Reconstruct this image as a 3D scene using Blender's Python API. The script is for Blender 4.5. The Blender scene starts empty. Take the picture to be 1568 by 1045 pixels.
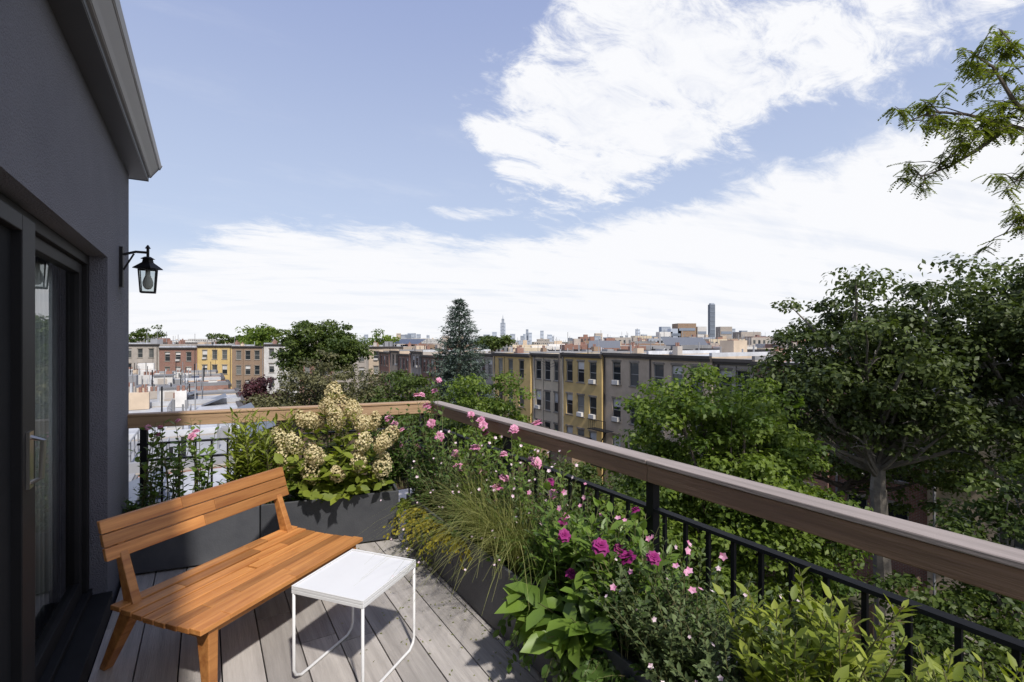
import bpy, math, random
import numpy as np
from mathutils import Vector
random.seed(7); rng=np.random.default_rng(7)
R=random.uniform
scene=bpy.context.scene
U=(-.524,.852); Vv=(.852,.524)
ZG=-11.5

# ------------------------------------------------------------ materials
def ntree(m):
    m.use_nodes=True; nt=m.node_tree; nt.nodes.clear(); return nt
def node(nt,t,**k):
    n=nt.nodes.new(t)
    for a,b in k.items(): setattr(n,a,b)
    return n
def setin(nt,n,i,v):
    if hasattr(v,'is_output'): nt.links.new(v,n.inputs[i])
    elif v is not None: n.inputs[i].default_value=v
def mth(nt,op,a,b=None,c=None,clamp=False):
    n=node(nt,'ShaderNodeMath',operation=op,use_clamp=clamp)
    setin(nt,n,0,a)
    if b is not None: setin(nt,n,1,b)
    if c is not None: setin(nt,n,2,c)
    return n.outputs[0]
def mix(nt,f,a,b,mode='MIX'):
    n=node(nt,'ShaderNodeMix',data_type='RGBA',blend_type=mode)
    setin(nt,n,0,f); setin(nt,n,6,a); setin(nt,n,7,b); return n.outputs[2]
def c4(c): return (c[0],c[1],c[2],1)
def mat_basic(name,ca,cb=None,rough=.6,scale=3.,bump=0.,bscale=60.,metal=0.,tintamt=.25,stretch=None,rot=0.,spec=.5,detail=5.,stain=0.):
    m=bpy.data.materials.new(name); nt=ntree(m)
    out=node(nt,'ShaderNodeOutputMaterial'); p=node(nt,'ShaderNodeBsdfPrincipled')
    tc=node(nt,'ShaderNodeTexCoord'); vec=tc.outputs['Object']
    if stretch:
        r=node(nt,'ShaderNodeVectorRotate',rotation_type='Z_AXIS'); setin(nt,r,'Vector',vec); r.inputs['Angle'].default_value=-rot
        s=node(nt,'ShaderNodeVectorMath',operation='MULTIPLY'); setin(nt,s,0,r.outputs[0]); s.inputs[1].default_value=stretch
        at=node(nt,'ShaderNodeAttribute',attribute_name='tint')
        ad=node(nt,'ShaderNodeVectorMath',operation='MULTIPLY_ADD'); setin(nt,ad,0,at.outputs['Vector']); ad.inputs[1].default_value=(37,53,71); setin(nt,ad,2,s.outputs[0]); vec=ad.outputs[0]
    n=node(nt,'ShaderNodeTexNoise'); setin(nt,n,'Vector',vec); n.inputs['Scale'].default_value=scale; n.inputs['Detail'].default_value=detail; n.inputs['Roughness'].default_value=.65
    rr=node(nt,'ShaderNodeMapRange'); setin(nt,rr,0,n.outputs[0]); rr.inputs[1].default_value=.3; rr.inputs[2].default_value=.7
    col=mix(nt,rr.outputs[0],c4(ca),c4(cb or [x*.75 for x in ca]))
    if stain>0:
        n3=node(nt,'ShaderNodeTexNoise'); setin(nt,n3,'Vector',tc.outputs['Object']); n3.inputs['Scale'].default_value=1.7; n3.inputs['Detail'].default_value=6
        r3=node(nt,'ShaderNodeMapRange'); setin(nt,r3,0,n3.outputs[0]); r3.inputs[1].default_value=.35; r3.inputs[2].default_value=.7
        col=mix(nt,mth(nt,'MULTIPLY',r3.outputs[0],stain),col,c4([x*.45 for x in ca]))
    at=node(nt,'ShaderNodeAttribute',attribute_name='tint')
    f=mth(nt,'MULTIPLY_ADD',at.outputs['Fac'],tintamt*2,1-tintamt)
    hs=node(nt,'ShaderNodeHueSaturation'); setin(nt,hs,'Color',col); setin(nt,hs,'Value',f)
    setin(nt,p,'Base Color',hs.outputs[0]); p.inputs['Roughness'].default_value=rough; p.inputs['Metallic'].default_value=metal
    p.inputs['Specular IOR Level'].default_value=spec
    if bump>0:
        n2=node(nt,'ShaderNodeTexNoise'); setin(nt,n2,'Vector',vec if stretch else tc.outputs['Object']); n2.inputs['Scale'].default_value=bscale; n2.inputs['Detail'].default_value=4
        b=node(nt,'ShaderNodeBump'); b.inputs['Strength'].default_value=bump; b.inputs['Distance'].default_value=.02; setin(nt,b,'Height',n2.outputs[0]); setin(nt,p,'Normal',b.outputs[0])
    nt.links.new(p.outputs[0],out.inputs[0]); return m
def mat_leaf(name,dark,light,trans=.35,rough=.5):
    m=bpy.data.materials.new(name); nt=ntree(m)
    out=node(nt,'ShaderNodeOutputMaterial'); p=node(nt,'ShaderNodeBsdfPrincipled'); t=node(nt,'ShaderNodeBsdfTranslucent')
    at=node(nt,'ShaderNodeAttribute',attribute_name='tint')
    col=mix(nt,at.outputs['Fac'],c4(dark),c4(light))
    setin(nt,p,'Base Color',col); p.inputs['Roughness'].default_value=rough; p.inputs['Specular IOR Level'].default_value=.35
    col2=mix(nt,1.,col,(1.25,1.35,.6,1),'MULTIPLY'); setin(nt,t,'Color',col2)
    ms=node(nt,'ShaderNodeMixShader'); ms.inputs[0].default_value=trans
    nt.links.new(p.outputs[0],ms.inputs[1]); nt.links.new(t.outputs[0],ms.inputs[2]); nt.links.new(ms.outputs[0],out.inputs[0]); return m
def mat_glass_dark(name,base=(.02,.025,.03),rough=.03):
    m=bpy.data.materials.new(name); nt=ntree(m)
    out=node(nt,'ShaderNodeOutputMaterial'); p=node(nt,'ShaderNodeBsdfPrincipled')
    at=node(nt,'ShaderNodeAttribute',attribute_name='tint')
    col=mix(nt,mth(nt,'POWER',at.outputs['Fac'],4.),c4(base),(.28,.28,.26,1)); setin(nt,p,'Base Color',col)
    p.inputs['Roughness'].default_value=rough; nt.links.new(p.outputs[0],out.inputs[0]); return m
def mat_clear(name):
    m=bpy.data.materials.new(name); nt=ntree(m)
    out=node(nt,'ShaderNodeOutputMaterial'); g=node(nt,'ShaderNodeBsdfGlossy'); g.inputs['Roughness'].default_value=.01; g.inputs[0].default_value=(.9,.9,.9,1)
    t=node(nt,'ShaderNodeBsdfTransparent'); t.inputs[0].default_value=(.8,.84,.84,1)
    fr=node(nt,'ShaderNodeFresnel'); fr.inputs[0].default_value=1.5
    ms=node(nt,'ShaderNodeMixShader'); setin(nt,ms,0,mth(nt,'MULTIPLY_ADD',fr.outputs[0],1.,.03,clamp=True))
    nt.links.new(t.outputs[0],ms.inputs[1]); nt.links.new(g.outputs[0],ms.inputs[2]); nt.links.new(ms.outputs[0],out.inputs[0]); return m
def mat_brick(name,ca,cb,mortar=(.35,.33,.3)):
    m=bpy.data.materials.new(name); nt=ntree(m)
    out=node(nt,'ShaderNodeOutputMaterial'); p=node(nt,'ShaderNodeBsdfPrincipled'); tc=node(nt,'ShaderNodeTexCoord')
    r=node(nt,'ShaderNodeVectorRotate',rotation_type='Z_AXIS'); setin(nt,r,'Vector',tc.outputs['Object']); r.inputs['Angle'].default_value=-math.atan2(U[1],U[0])
    s=node(nt,'ShaderNodeSeparateXYZ'); setin(nt,s,0,r.outputs[0])
    cmb=node(nt,'ShaderNodeCombineXYZ'); setin(nt,cmb,0,mth(nt,'ADD',s.outputs[0],s.outputs[1])); setin(nt,cmb,1,s.outputs[2])
    b=node(nt,'ShaderNodeTexBrick'); setin(nt,b,'Vector',cmb.outputs[0]); b.inputs['Color1'].default_value=c4(ca); b.inputs['Color2'].default_value=c4(cb); b.inputs['Mortar'].default_value=c4(mortar)
    b.inputs['Scale'].default_value=1; b.inputs['Brick Width'].default_value=.22; b.inputs['Row Height'].default_value=.075; b.inputs['Mortar Size'].default_value=.008
    n=node(nt,'ShaderNodeTexNoise'); setin(nt,n,'Vector',tc.outputs['Object']); n.inputs['Scale'].default_value=.7; n.inputs['Detail'].default_value=6
    col=mix(nt,mth(nt,'MULTIPLY',n.outputs[0],.5),b.outputs[0],(.08,.06,.05,1))
    setin(nt,p,'Base Color',col); p.inputs['Roughness'].default_value=.85; nt.links.new(p.outputs[0],out.inputs[0]); return m

AU=math.atan2(U[1],U[0]); ABENCH=math.atan2(.934,.356)
M={}
M['stucco']=mat_basic('stucco_gray',(.125,.127,.156),(.150,.152,.182),.9,2.,.8,130.)
M['black']=mat_basic('black_metal',(.012,.012,.014),(.018,.018,.021),.6,5.,spec=.2)
M['dark_panel']=mat_basic('dark_door_panel',(.012,.013,.015),None,.9,5.,spec=.1)  # matte dark stand-in for the near door glass, without sky reflection
M['charcoal']=mat_basic('charcoal_planter',(.055,.058,.068),(.078,.081,.091),.6,6.,.1,90.)
M['trim']=mat_basic('gray_trim',(.21,.21,.23),(.24,.24,.26),.4,2.)
M['trimdark']=mat_basic('dark_trim',(.045,.045,.05),None,.5,2.)
M['deck']=mat_basic('weathered_deck',(.50,.465,.44),(.31,.285,.27),.8,4.,.35,30.,stretch=(.35,6,6),rot=AU,tintamt=.16,stain=.42)
M['railwood']=mat_basic('cedar_rail_shaded',(.34,.21,.135),(.17,.10,.065),.65,3.,.25,20.,stretch=(.5,7,9),rot=AU,tintamt=.1,stain=.3)  # right rail cedar, shade of its inner face put into the darker colour
M['railwood_b']=mat_basic('cedar_rail_sunlit',(.48,.32,.19),(.27,.165,.095),.65,3.,.2,20.,stretch=(.5,7,9),rot=math.atan2(.357,.934),tintamt=.1)  # same cedar, paler: sunlight on the back rail put into the colour
M['railtop']=mat_basic('gray_rail_cap',(.38,.32,.295),(.24,.20,.18),.7,3.,.2,20.,stretch=(.5,7,9),rot=AU,tintamt=.1)
M['teak']=mat_basic('teak',(.57,.26,.08),(.30,.105,.028),.42,3.,.08,20.,stretch=(.6,9,9),rot=ABENCH,tintamt=.36)
M['white']=mat_basic('white_powdercoat',(.72,.72,.73),(.68,.68,.69),.4,3.,tintamt=0)
M['steel']=mat_basic('brushed_steel',(.6,.58,.55),None,.3,3.,metal=1.)
M['curtain']=mat_basic('gray_curtain',(.75,.77,.77),(.68,.7,.7),.9,2.)
M['inside']=mat_basic('interior_paint',(.4,.4,.4),None,.9,2.)
M['clear']=mat_clear('door_glass')
M['glass']=mat_glass_dark('window_glass')
M['bulb']=mat_basic('frosted_bulb',(.8,.78,.72),None,.3,2.)
M['roofw']=mat_basic('silver_roof',(.66,.67,.70),(.43,.44,.47),.6,.5,.2,8.,tintamt=.25,stain=.5)
M['roofg']=mat_basic('gray_roof',(.18,.18,.19),(.28,.28,.29),.8,.3,tintamt=.3)
M['gray']=mat_basic('gray_stucco',(.46,.41,.36),(.36,.32,.285),.9,.6,tintamt=.1,stain=.3)
M['yellow']=mat_basic('yellow_stucco',(.68,.49,.21),(.56,.40,.17),.9,.5,tintamt=.1,stain=.25)
M['cream']=mat_basic('cream_stucco',(.68,.57,.42),(.56,.47,.34),.9,.5,tintamt=.1,stain=.25)
M['beige']=mat_basic('beige_stucco',(.60,.48,.36),(.48,.385,.29),.9,.5,tintamt=.1,stain=.3)
M['whitewall']=mat_basic('white_wall',(.70,.68,.65),(.56,.54,.52),.8,.5,tintamt=.15,stain=.35)
M['brick']=mat_brick('red_brick',(.36,.14,.09),(.25,.095,.06))
M['brown']=mat_brick('brown_brick',(.38,.23,.125),(.28,.165,.09))
M['cornice']=mat_basic('dark_cornice',(.05,.042,.04),(.08,.068,.06),.6,1.)
M['frame']=mat_basic('window_frame',(.36,.35,.33),None,.6,2.)
M['lintel']=mat_basic('stone_lintel',(.28,.24,.2),None,.8,2.)
M['solar']=mat_basic('solar_panel',(.05,.06,.09),(.07,.08,.12),.3,2.)
M['wire']=mat_basic('gray_pipe',(.3,.3,.31),None,.5,2.)
M['ground']=mat_basic('yard_ground',(.05,.055,.03),(.10,.085,.06),.95,.25,tintamt=0)
M['fence']=mat_basic('old_wood_fence',(.14,.09,.06),(.08,.055,.04),.9,2.)
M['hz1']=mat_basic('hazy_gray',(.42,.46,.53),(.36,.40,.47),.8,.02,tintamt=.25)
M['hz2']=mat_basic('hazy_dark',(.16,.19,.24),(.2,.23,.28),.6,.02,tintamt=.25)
M['bark']=mat_basic('bark',(.14,.115,.09),(.07,.055,.045),.95,6.,.5,30.)
M['barkl']=mat_basic('bark_light',(.28,.25,.21),(.16,.14,.12),.95,6.,.5,30.)
M['stem']=mat_basic('green_stem',(.10,.13,.04),(.12,.09,.04),.7,6.)
L={}
L['bright']=mat_leaf('leaf_bright',(.045,.09,.014),(.20,.265,.038),.4)
L['dark']=mat_leaf('leaf_shaded',(.028,.045,.014),(.115,.15,.038),.3)  # maple greens darkened to stand in for shade on the right-hand trees
L['mid']=mat_leaf('leaf_mid',(.033,.06,.013),(.12,.16,.03))
L['olive']=mat_leaf('leaf_olive',(.055,.06,.028),(.16,.15,.062),.2)
L['locust']=mat_leaf('leaf_locust',(.09,.12,.022),(.26,.29,.055),.4)
L['spruce']=mat_leaf('needle_blue',(.045,.07,.055),(.15,.195,.16),.1,.7)
L['purple']=mat_leaf('leaf_purple',(.04,.015,.018),(.10,.03,.035),.2)
L['yg']=mat_leaf('leaf_yellowgreen',(.09,.14,.018),(.33,.37,.055),.35)
L['fresh']=mat_leaf('leaf_fresh',(.06,.12,.02),(.21,.31,.055),.35,.4)
L['deep']=mat_leaf('leaf_deep',(.035,.075,.018),(.12,.195,.04),.3,.45)
L['sage']=mat_leaf('leaf_sage',(.055,.085,.032),(.16,.21,.08),.25,.6)
L['straw']=mat_leaf('grass_blade',(.13,.16,.03),(.38,.37,.14),.3,.6)
L['gold']=mat_leaf('leaf_gold',(.22,.2,.02),(.5,.42,.05),.35)
L['hyd']=mat_leaf('petal_cream',(.46,.35,.17),(.82,.74,.48),.2,.7)
L['pink']=mat_leaf('petal_pink',(.60,.18,.36),(.85,.52,.68),.25,.6)
L['pale']=mat_leaf('petal_pale',(.60,.38,.50),(.85,.74,.78),.2,.6)
L['magenta']=mat_leaf('petal_magenta',(.2,.01,.12),(.4,.04,.22),.2,.6)

# ------------------------------------------------------------ mesh builder
class Fr:
    def __init__(s,o,ex,ey): s.o=o; s.ex=ex; s.ey=ey
    def __call__(s,a,b,z): return (s.o[0]+a*s.ex[0]+b*s.ey[0], s.o[1]+a*s.ex[1]+b*s.ey[1], z)
W0=Fr((0,0),U,Vv)
XY=Fr((0,0),(1,0),(0,1))
BR=Fr((-3.0,3.84),(.934,.357),(-.357,.934))
class MB:
    def __init__(s): s.V=[];s.F=[];s.M=[];s.T=[];s.mats=[]
    def mi(s,m):
        if m not in s.mats: s.mats.append(m)
        return s.mats.index(m)
    def add(s,vs,fs,m,t=None):
        k=len(s.V); t=random.random() if t is None else t
        s.V+= [tuple(v) for v in vs]; s.T+=[t]*len(vs); i=s.mi(m)
        for f in fs: s.F.append(tuple(k+j for j in f)); s.M.append(i)
    def hexa(s,b,t,m,tint=None):
        s.add(list(b)+list(t),[(3,2,1,0),(4,5,6,7),(0,1,5,4),(1,2,6,5),(2,3,7,6),(3,0,4,7)],m,tint)
    def box(s,fr,a0,a1,b0,b1,z0,z1,m,t=None):
        s.hexa([fr(a0,b0,z0),fr(a1,b0,z0),fr(a1,b1,z0),fr(a0,b1,z0)],[fr(a0,b0,z1),fr(a1,b0,z1),fr(a1,b1,z1),fr(a0,b1,z1)],m,t)
    def quad(s,p,m,t=None): s.add(p,[(0,1,2,3)],m,t)
    def tube(s,pts,rad,m,n=6,t=None):
        P=[Vector(p) for p in pts]; vs=[];fs=[]
        prev=None
        for i,p in enumerate(P):
            d=(P[min(i+1,len(P)-1)]-P[max(i-1,0)]).normalized()
            a=d.orthogonal().normalized() if prev is None else (prev-d*prev.dot(d)).normalized()
            prev=a; b=d.cross(a); r=rad[i] if hasattr(rad,'__len__') else rad
            for j in range(n):
                q=2*math.pi*j/n; vs.append(p+(a*math.cos(q)+b*math.sin(q))*r)
        for i in range(len(P)-1):
            for j in range(n):
                k=(j+1)%n; fs.append((i*n+j,i*n+k,(i+1)*n+k,(i+1)*n+j))
        fs.append(tuple(range(n))[::-1]); fs.append(tuple((len(P)-1)*n+j for j in range(n)))
        s.add(vs,fs,m,t)
    def build(s,name,parent=None,bevel=0,smooth=False):
        me=bpy.data.meshes.new(name); me.from_pydata(s.V,[],s.F)
        for m in s.mats: me.materials.append(m)
        me.polygons.foreach_set('material_index',s.M)
        at=me.attributes.new('tint','FLOAT','POINT'); at.data.foreach_set('value',s.T)
        if smooth: me.polygons.foreach_set('use_smooth',[True]*len(s.F))
        me.update(); ob=bpy.data.objects.new(name,me); scene.collection.objects.link(ob)
        if parent: ob.parent=parent
        if bevel:
            b=ob.modifiers.new('bevel','BEVEL'); b.width=bevel; b.segments=2; b.limit_method='ANGLE'
        return ob
def empty(name):
    e=bpy.data.objects.new(name,None); scene.collection.objects.link(e); e.empty_display_size=.2; return e

def nrm(a): return a/np.maximum(np.linalg.norm(a,axis=1,keepdims=True),1e-9)
class LS:
    def __init__(s): s.g=[]
    def add(s,P,D,N,Ln,Wd,T,m,cup=.12,shape=1):
        P=np.atleast_2d(np.array(P,float)); n=len(P)
        D=nrm(np.broadcast_to(np.array(D,float),(n,3))); N=np.broadcast_to(np.array(N,float),(n,3))
        S=nrm(np.cross(D,N)+1e-6); N2=nrm(np.cross(S,D))
        Ln=np.broadcast_to(np.array(Ln,float),(n,))[:,None]; Wd=np.broadcast_to(np.array(Wd,float),(n,))[:,None]
        T=np.broadcast_to(np.array(T,float),(n,))
        if shape==0:
            vs=np.stack([P,P+D*Ln*.5+S*Wd*.5+N2*Wd*cup,P+D*Ln,P+D*Ln*.5-S*Wd*.5+N2*Wd*cup],1); fc=np.array([[0,1,2],[0,2,3]])
        else:
            vs=np.stack([P,P+D*Ln*.5-N2*Wd*cup,P+D*Ln-N2*Ln*.12,P+D*Ln*.28+S*Wd*.42,P+D*Ln*.62+S*Wd*.45,P+D*Ln*.28-S*Wd*.42,P+D*Ln*.62-S*Wd*.45],1)
            fc=np.array([[0,3,1],[3,4,1],[4,2,1],[0,1,5],[5,1,6],[6,1,2]])
        s.g.append((vs,fc,T,m))
    def build(s,name,parent=None):
        me=bpy.data.meshes.new(name); Vs=[];Fs=[];Ts=[];Ms=[];k=0; mats=[]
        for vs,fc,T,m in s.g:
            n,q,_=vs.shape
            if m not in mats: mats.append(m)
            Vs.append(vs.reshape(-1,3)); Ts.append(np.repeat(T,q))
            Fs.append((fc[None]+(np.arange(n)*q)[:,None,None]+k).reshape(-1,3)); Ms.append(np.full(n*len(fc),mats.index(m))); k+=n*q
        Vs=np.concatenate(Vs);Fs=np.concatenate(Fs);Ts=np.clip(np.concatenate(Ts),0,1);Ms=np.concatenate(Ms)
        me.vertices.add(len(Vs)); me.vertices.foreach_set('co',Vs.ravel())
        me.loops.add(Fs.size); me.loops.foreach_set('vertex_index',Fs.ravel().astype(np.int32))
        me.polygons.add(len(Fs)); me.polygons.foreach_set('loop_start',np.arange(0,Fs.size,3,dtype=np.int32)); me.polygons.foreach_set('loop_total',np.full(len(Fs),3,dtype=np.int32))
        for m in mats: me.materials.append(m)
        me.polygons.foreach_set('material_index',Ms.astype(np.int32))
        at=me.attributes.new('tint','FLOAT','POINT'); at.data.foreach_set('value',Ts)
        me.update(calc_edges=True); me.validate()
        ob=bpy.data.objects.new(name,me); scene.collection.objects.link(ob)
        if parent: ob.parent=parent
        return ob

# ------------------------------------------------------------ world / sky
w=bpy.data.worlds.new('World'); scene.world=w; w.use_nodes=True; nt=w.node_tree; nt.nodes.clear()
SUN=Vector((.44,-.898,0)).normalized(); EL=math.radians(50)
out=node(nt,'ShaderNodeOutputWorld'); bg=node(nt,'ShaderNodeBackground'); bg.inputs[1].default_value=.15
sky=node(nt,'ShaderNodeTexSky',sky_type='NISHITA'); sky.sun_disc=False; sky.sun_elevation=EL; sky.sun_rotation=math.atan2(SUN.x,SUN.y); sky.air_density=1.; sky.dust_density=1.5; sky.ozone_density=1.5
tc=node(nt,'ShaderNodeTexCoord'); sp=node(nt,'ShaderNodeSeparateXYZ'); setin(nt,sp,0,tc.outputs['Generated'])
X,Y,Z=sp.outputs
az=mth(nt,'ARCTAN2',X,Y); el=mth(nt,'ARCSINE',Z)
A=mth(nt,'MULTIPLY_ADD',az,57.2958/120,.5,clamp=True); E=mth(nt,'MULTIPLY',el,57.2958/45)
zz=mth(nt,'ADD',mth(nt,'MAXIMUM',Z,0.),.16)
cx=node(nt,'ShaderNodeCombineXYZ'); setin(nt,cx,0,mth(nt,'DIVIDE',X,zz)); setin(nt,cx,1,mth(nt,'DIVIDE',Y,zz))
def noise(scale,detail,rough,rot=0.,st=(1,1,1),dist=0.,off=(0,0,0)):
    r=node(nt,'ShaderNodeVectorRotate',rotation_type='Z_AXIS'); setin(nt,r,'Vector',cx.outputs[0]); r.inputs['Angle'].default_value=rot
    s=node(nt,'ShaderNodeVectorMath',operation='MULTIPLY_ADD'); setin(nt,s,0,r.outputs[0]); s.inputs[1].default_value=st; s.inputs[2].default_value=off
    n=node(nt,'ShaderNodeTexNoise'); setin(nt,n,'Vector',s.outputs[0]); n.inputs['Scale'].default_value=scale; n.inputs['Detail'].default_value=detail; n.inputs['Roughness'].default_value=rough; n.inputs['Distortion'].default_value=dist
    return n.outputs[0]
n1=noise(1.9,10,.62,math.radians(-35),(.6,1.5,1),.3)
n2=noise(6.5,11,.7,math.radians(-35),(.8,1.3,1),.6,(3,1,0))
n3=noise(1.3,9,.62,math.radians(-8),(.3,2.8,1),.2,(7,4,0))
def curve(pts):
    f=node(nt,'ShaderNodeFloatCurve'); setin(nt,f,'Value',A); c=f.mapping.curves[0]
    P=[((a+60)/120,e/45) for a,e in pts]
    c.points[0].location=P[0]; c.points[1].location=P[-1]
    for p in P[1:-1]: c.points.new(*p)
    f.mapping.update(); return f.outputs[0]
B1=curve([(-60,5),(-38,5.5),(-34,8.2),(-28.5,11),(-13.6,12.4),(1.2,12.0),(15.8,14.2),(25.7,16.6),(34,17.6),(41,18.1),(60,19)])
L2=curve([(-60,40),(-12,28),(-6,23),(-2,18),(.8,15.0),(8.7,14.2),(15.8,16.2),(25.7,20.0),(31.4,21.8),(41.2,22.3),(45.8,23.0),(60,26)])
U2=curve([(-60,8),(-12,23),(-6,27),(-3,29),(1,32),(4,37),(7,43),(15,45),(60,45)])
nA=mth(nt,'ADD',mth(nt,'MULTIPLY_ADD',n1,1.,-.5),mth(nt,'MULTIPLY_ADD',n2,.8,-.4))
def sat(x): 
    n=node(nt,'ShaderNodeMapRange',interpolation_type='SMOOTHSTEP'); setin(nt,n,0,x); return n.outputs[0]
m1=sat(mth(nt,'ADD',mth(nt,'MULTIPLY_ADD',mth(nt,'SUBTRACT',B1,E),16.,.35),mth(nt,'MULTIPLY',nA,2.4)))
lo=mth(nt,'MULTIPLY',mth(nt,'SUBTRACT',E,L2),12.); hi=mth(nt,'MULTIPLY',mth(nt,'SUBTRACT',U2,E),8.)
ins=mth(nt,'MINIMUM',mth(nt,'MINIMUM',lo,hi),.85)
m2=sat(mth(nt,'ADD',mth(nt,'ADD',ins,.05),mth(nt,'MULTIPLY',nA,3.9)))
wx=mth(nt,'MULTIPLY',mth(nt,'SUBTRACT',A,(-5.+60)/120),18.); wy=mth(nt,'MULTIPLY',mth(nt,'SUBTRACT',E,14.3/45),42.)
wd=mth(nt,'ADD',mth(nt,'MULTIPLY',wx,wx),mth(nt,'MULTIPLY',wy,wy))
m3=sat(mth(nt,'ADD',mth(nt,'SUBTRACT',.8,wd),mth(nt,'MULTIPLY',nA,3.)))
m4=mth(nt,'MULTIPLY',sat(mth(nt,'MULTIPLY_ADD',E,-6.,1.4)),.88)
inner=mth(nt,'MULTIPLY_ADD',mth(nt,'ADD',n1,n3),1.3,-.3,clamp=True)
veil=mth(nt,'MULTIPLY',sat(mth(nt,'MULTIPLY_ADD',n1,3.,-1.5)),.22)
cl=mth(nt,'MAXIMUM',mth(nt,'MAXIMUM',mth(nt,'MULTIPLY',m1,inner),mth(nt,'MULTIPLY',m2,mth(nt,'MULTIPLY_ADD',n2,1.,.45,clamp=True))),mth(nt,'MAXIMUM',mth(nt,'MULTIPLY',m3,.8),mth(nt,'MAXIMUM',m4,veil)))
lift=mix(nt,sat(mth(nt,'MULTIPLY_ADD',E,1.25,-.18)),(3.9,4.5,5.8,1),(2.35,2.85,4.75,1))
base=mix(nt,.82,sky.outputs[0],lift)
skyc=mix(nt,cl,base,(6.4,6.45,6.65,1))
setin(nt,bg,0,skyc); nt.links.new(bg.outputs[0],out.inputs[0])
sl=bpy.data.lights.new('sun','SUN'); sl.energy=4.3; sl.angle=math.radians(2.0); sl.color=(1,.95,.87)
so=bpy.data.objects.new('sun',sl); scene.collection.objects.link(so)
so.rotation_euler=Vector((SUN.x*math.cos(EL),SUN.y*math.cos(EL),math.sin(EL))).to_track_quat('Z','Y').to_euler()

# ------------------------------------------------------------ camera
cd=bpy.data.cameras.new('camera'); cd.lens=17.5; cd.sensor_width=36; cd.clip_end=9000; cd.clip_start=.05
co=bpy.data.objects.new('camera',cd); scene.collection.objects.link(co); co.location=(0,0,1.65); co.rotation_euler=(math.radians(90),0,0); scene.camera=co

g=MB(); g.quad([(-6000,-3000,ZG),(6000,-3000,ZG),(6000,7000,ZG),(-6000,7000,ZG)],M['ground'],.5); g.build('ground')

# ------------------------------------------------------------ house (ours)
H=empty('gray_stucco_house'); VW=-.515; UC=4.898; UJ=3.91; UN=-.25; ZH=2.165; ZS=2.95
b=MB()
b.box(W0,UJ,UC,-7,VW,ZG,ZS,M['stucco'],.5)
b.box(W0,-.5,UN,-7,VW,ZG,ZS,M['stucco'],.5)  # unseen near end, house cut short here to let sun reach the bench
b.box(W0,UN,UJ,-1.0,VW,ZH,ZS,M['stucco'],.5)
b.box(W0,UN,UJ,-1.0,VW-.01,ZG,-.01,M['stucco'],.5)
b.box(W0,UN,UJ,-7,-1.0,ZS-.3,ZS-.002,M['stucco'],.5)
b.build('walls',H)
b=MB()
b.box(W0,UN,UJ,-3.6,-3.5,0,2.6,M['inside'],.5); b.box(W0,UN,UJ,-3.5,-.73,-.06,.08,M['fence'],.5)
b.build('interior',H)
b=MB()
def prof(pts,u0,u1,m,t=.5):
    n=len(pts); vs=[W0(u0,p[0],p[1]) for p in pts]+[W0(u1,p[0],p[1]) for p in pts]
    fs=[(i,(i+1)%n,n+(i+1)%n,n+i) for i in range(n)]+[tuple(range(n)),tuple(range(n,2*n))[::-1]]; b.add(vs,fs,m,t)
prof([(-7.2,ZS),(-.40,ZS),(-.40,ZS+.035),(-7.2,ZS+.035)],-.6,UC+.10,M['trimdark'])
prof([(-7.2,ZS+.037),(-.385,ZS+.037),(-.37,ZS+.06),(-.33,ZS+.115),(-7.2,ZS+.115)],-.6,UC+.12,M['trim'])
prof([(-7.2,ZS+.117),(-.325,ZS+.117),(-.31,ZS+.15),(-7.2,ZS+.15)],-.6,UC+.14,M['trim'],1.)
b.build('eave',H,bevel=.004)
D=empty('sliding_glass_door'); b=MB(); vd=-.60
K=M['black']
b.box(W0,UN,UJ-.002,-.72,-.49,.002,.11,K); b.box(W0,UN,UJ-.002,-.72,-.585,.112,.15,K)
b.box(W0,UN,UJ-.002,-.72,vd,ZH-.06,ZH-.002,K)
b.box(W0,UJ-.06,UJ-.004,-.72,vd,.15,ZH-.06,K)
b.box(W0,3.79,3.848,-.68,-.625,.15,ZH-.06,K); b.box(W0,2.60,2.69,-.68,-.625,.15,ZH-.06,K); b.box(W0,2.69,3.79,-.68,-.625,.15,.24,K); b.box(W0,2.69,3.79,-.68,-.625,ZH-.12,ZH-.06,K)
b.box(W0,2.44,2.60,-.62,-.56,.15,ZH-.06,K); b.box(W0,1.2,2.44,-.62,-.56,.15,.24,K); b.box(W0,1.2,2.44,-.62,-.56,ZH-.12,ZH-.06,K); b.box(W0,1.1,1.2,-.62,-.56,.15,ZH-.06,K)
b.build('frame',D,bevel=.004)
b=MB(); b.quad([W0(2.69,-.65,.24),W0(3.79,-.65,.24),W0(3.79,-.65,ZH-.12),W0(2.69,-.65,ZH-.12)],M['clear']); b.build('glass',D)
b=MB(); b.quad([W0(1.2,-.59,.24),W0(2.44,-.59,.24),W0(2.44,-.59,ZH-.12),W0(1.2,-.59,ZH-.12)],M['dark_panel']); b.build('dark_door_panel',D)  # dark sheet added for the near pane to keep sky reflections out
b=MB(); b.tube([W0(2.50,-.555,1.125),W0(2.50,-.522,1.14),W0(2.50,-.517,1.28),W0(2.50,-.555,1.295)],.009,M['steel'],8); b.box(W0,2.48,2.53,-.5595,-.550,1.105,1.315,M['steel']); b.build('handle',D)
b=MB()
for i in range(60):
    a=2.75+i*.027
    if a<3.9: b.tube([W0(a,-.77+.02*math.sin(i*1.1),.1),W0(a,-.77+.02*math.sin(i*1.1),2.1)],.018,M['curtain'],6,.5)
b.build('curtain',D,smooth=True)

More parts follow.
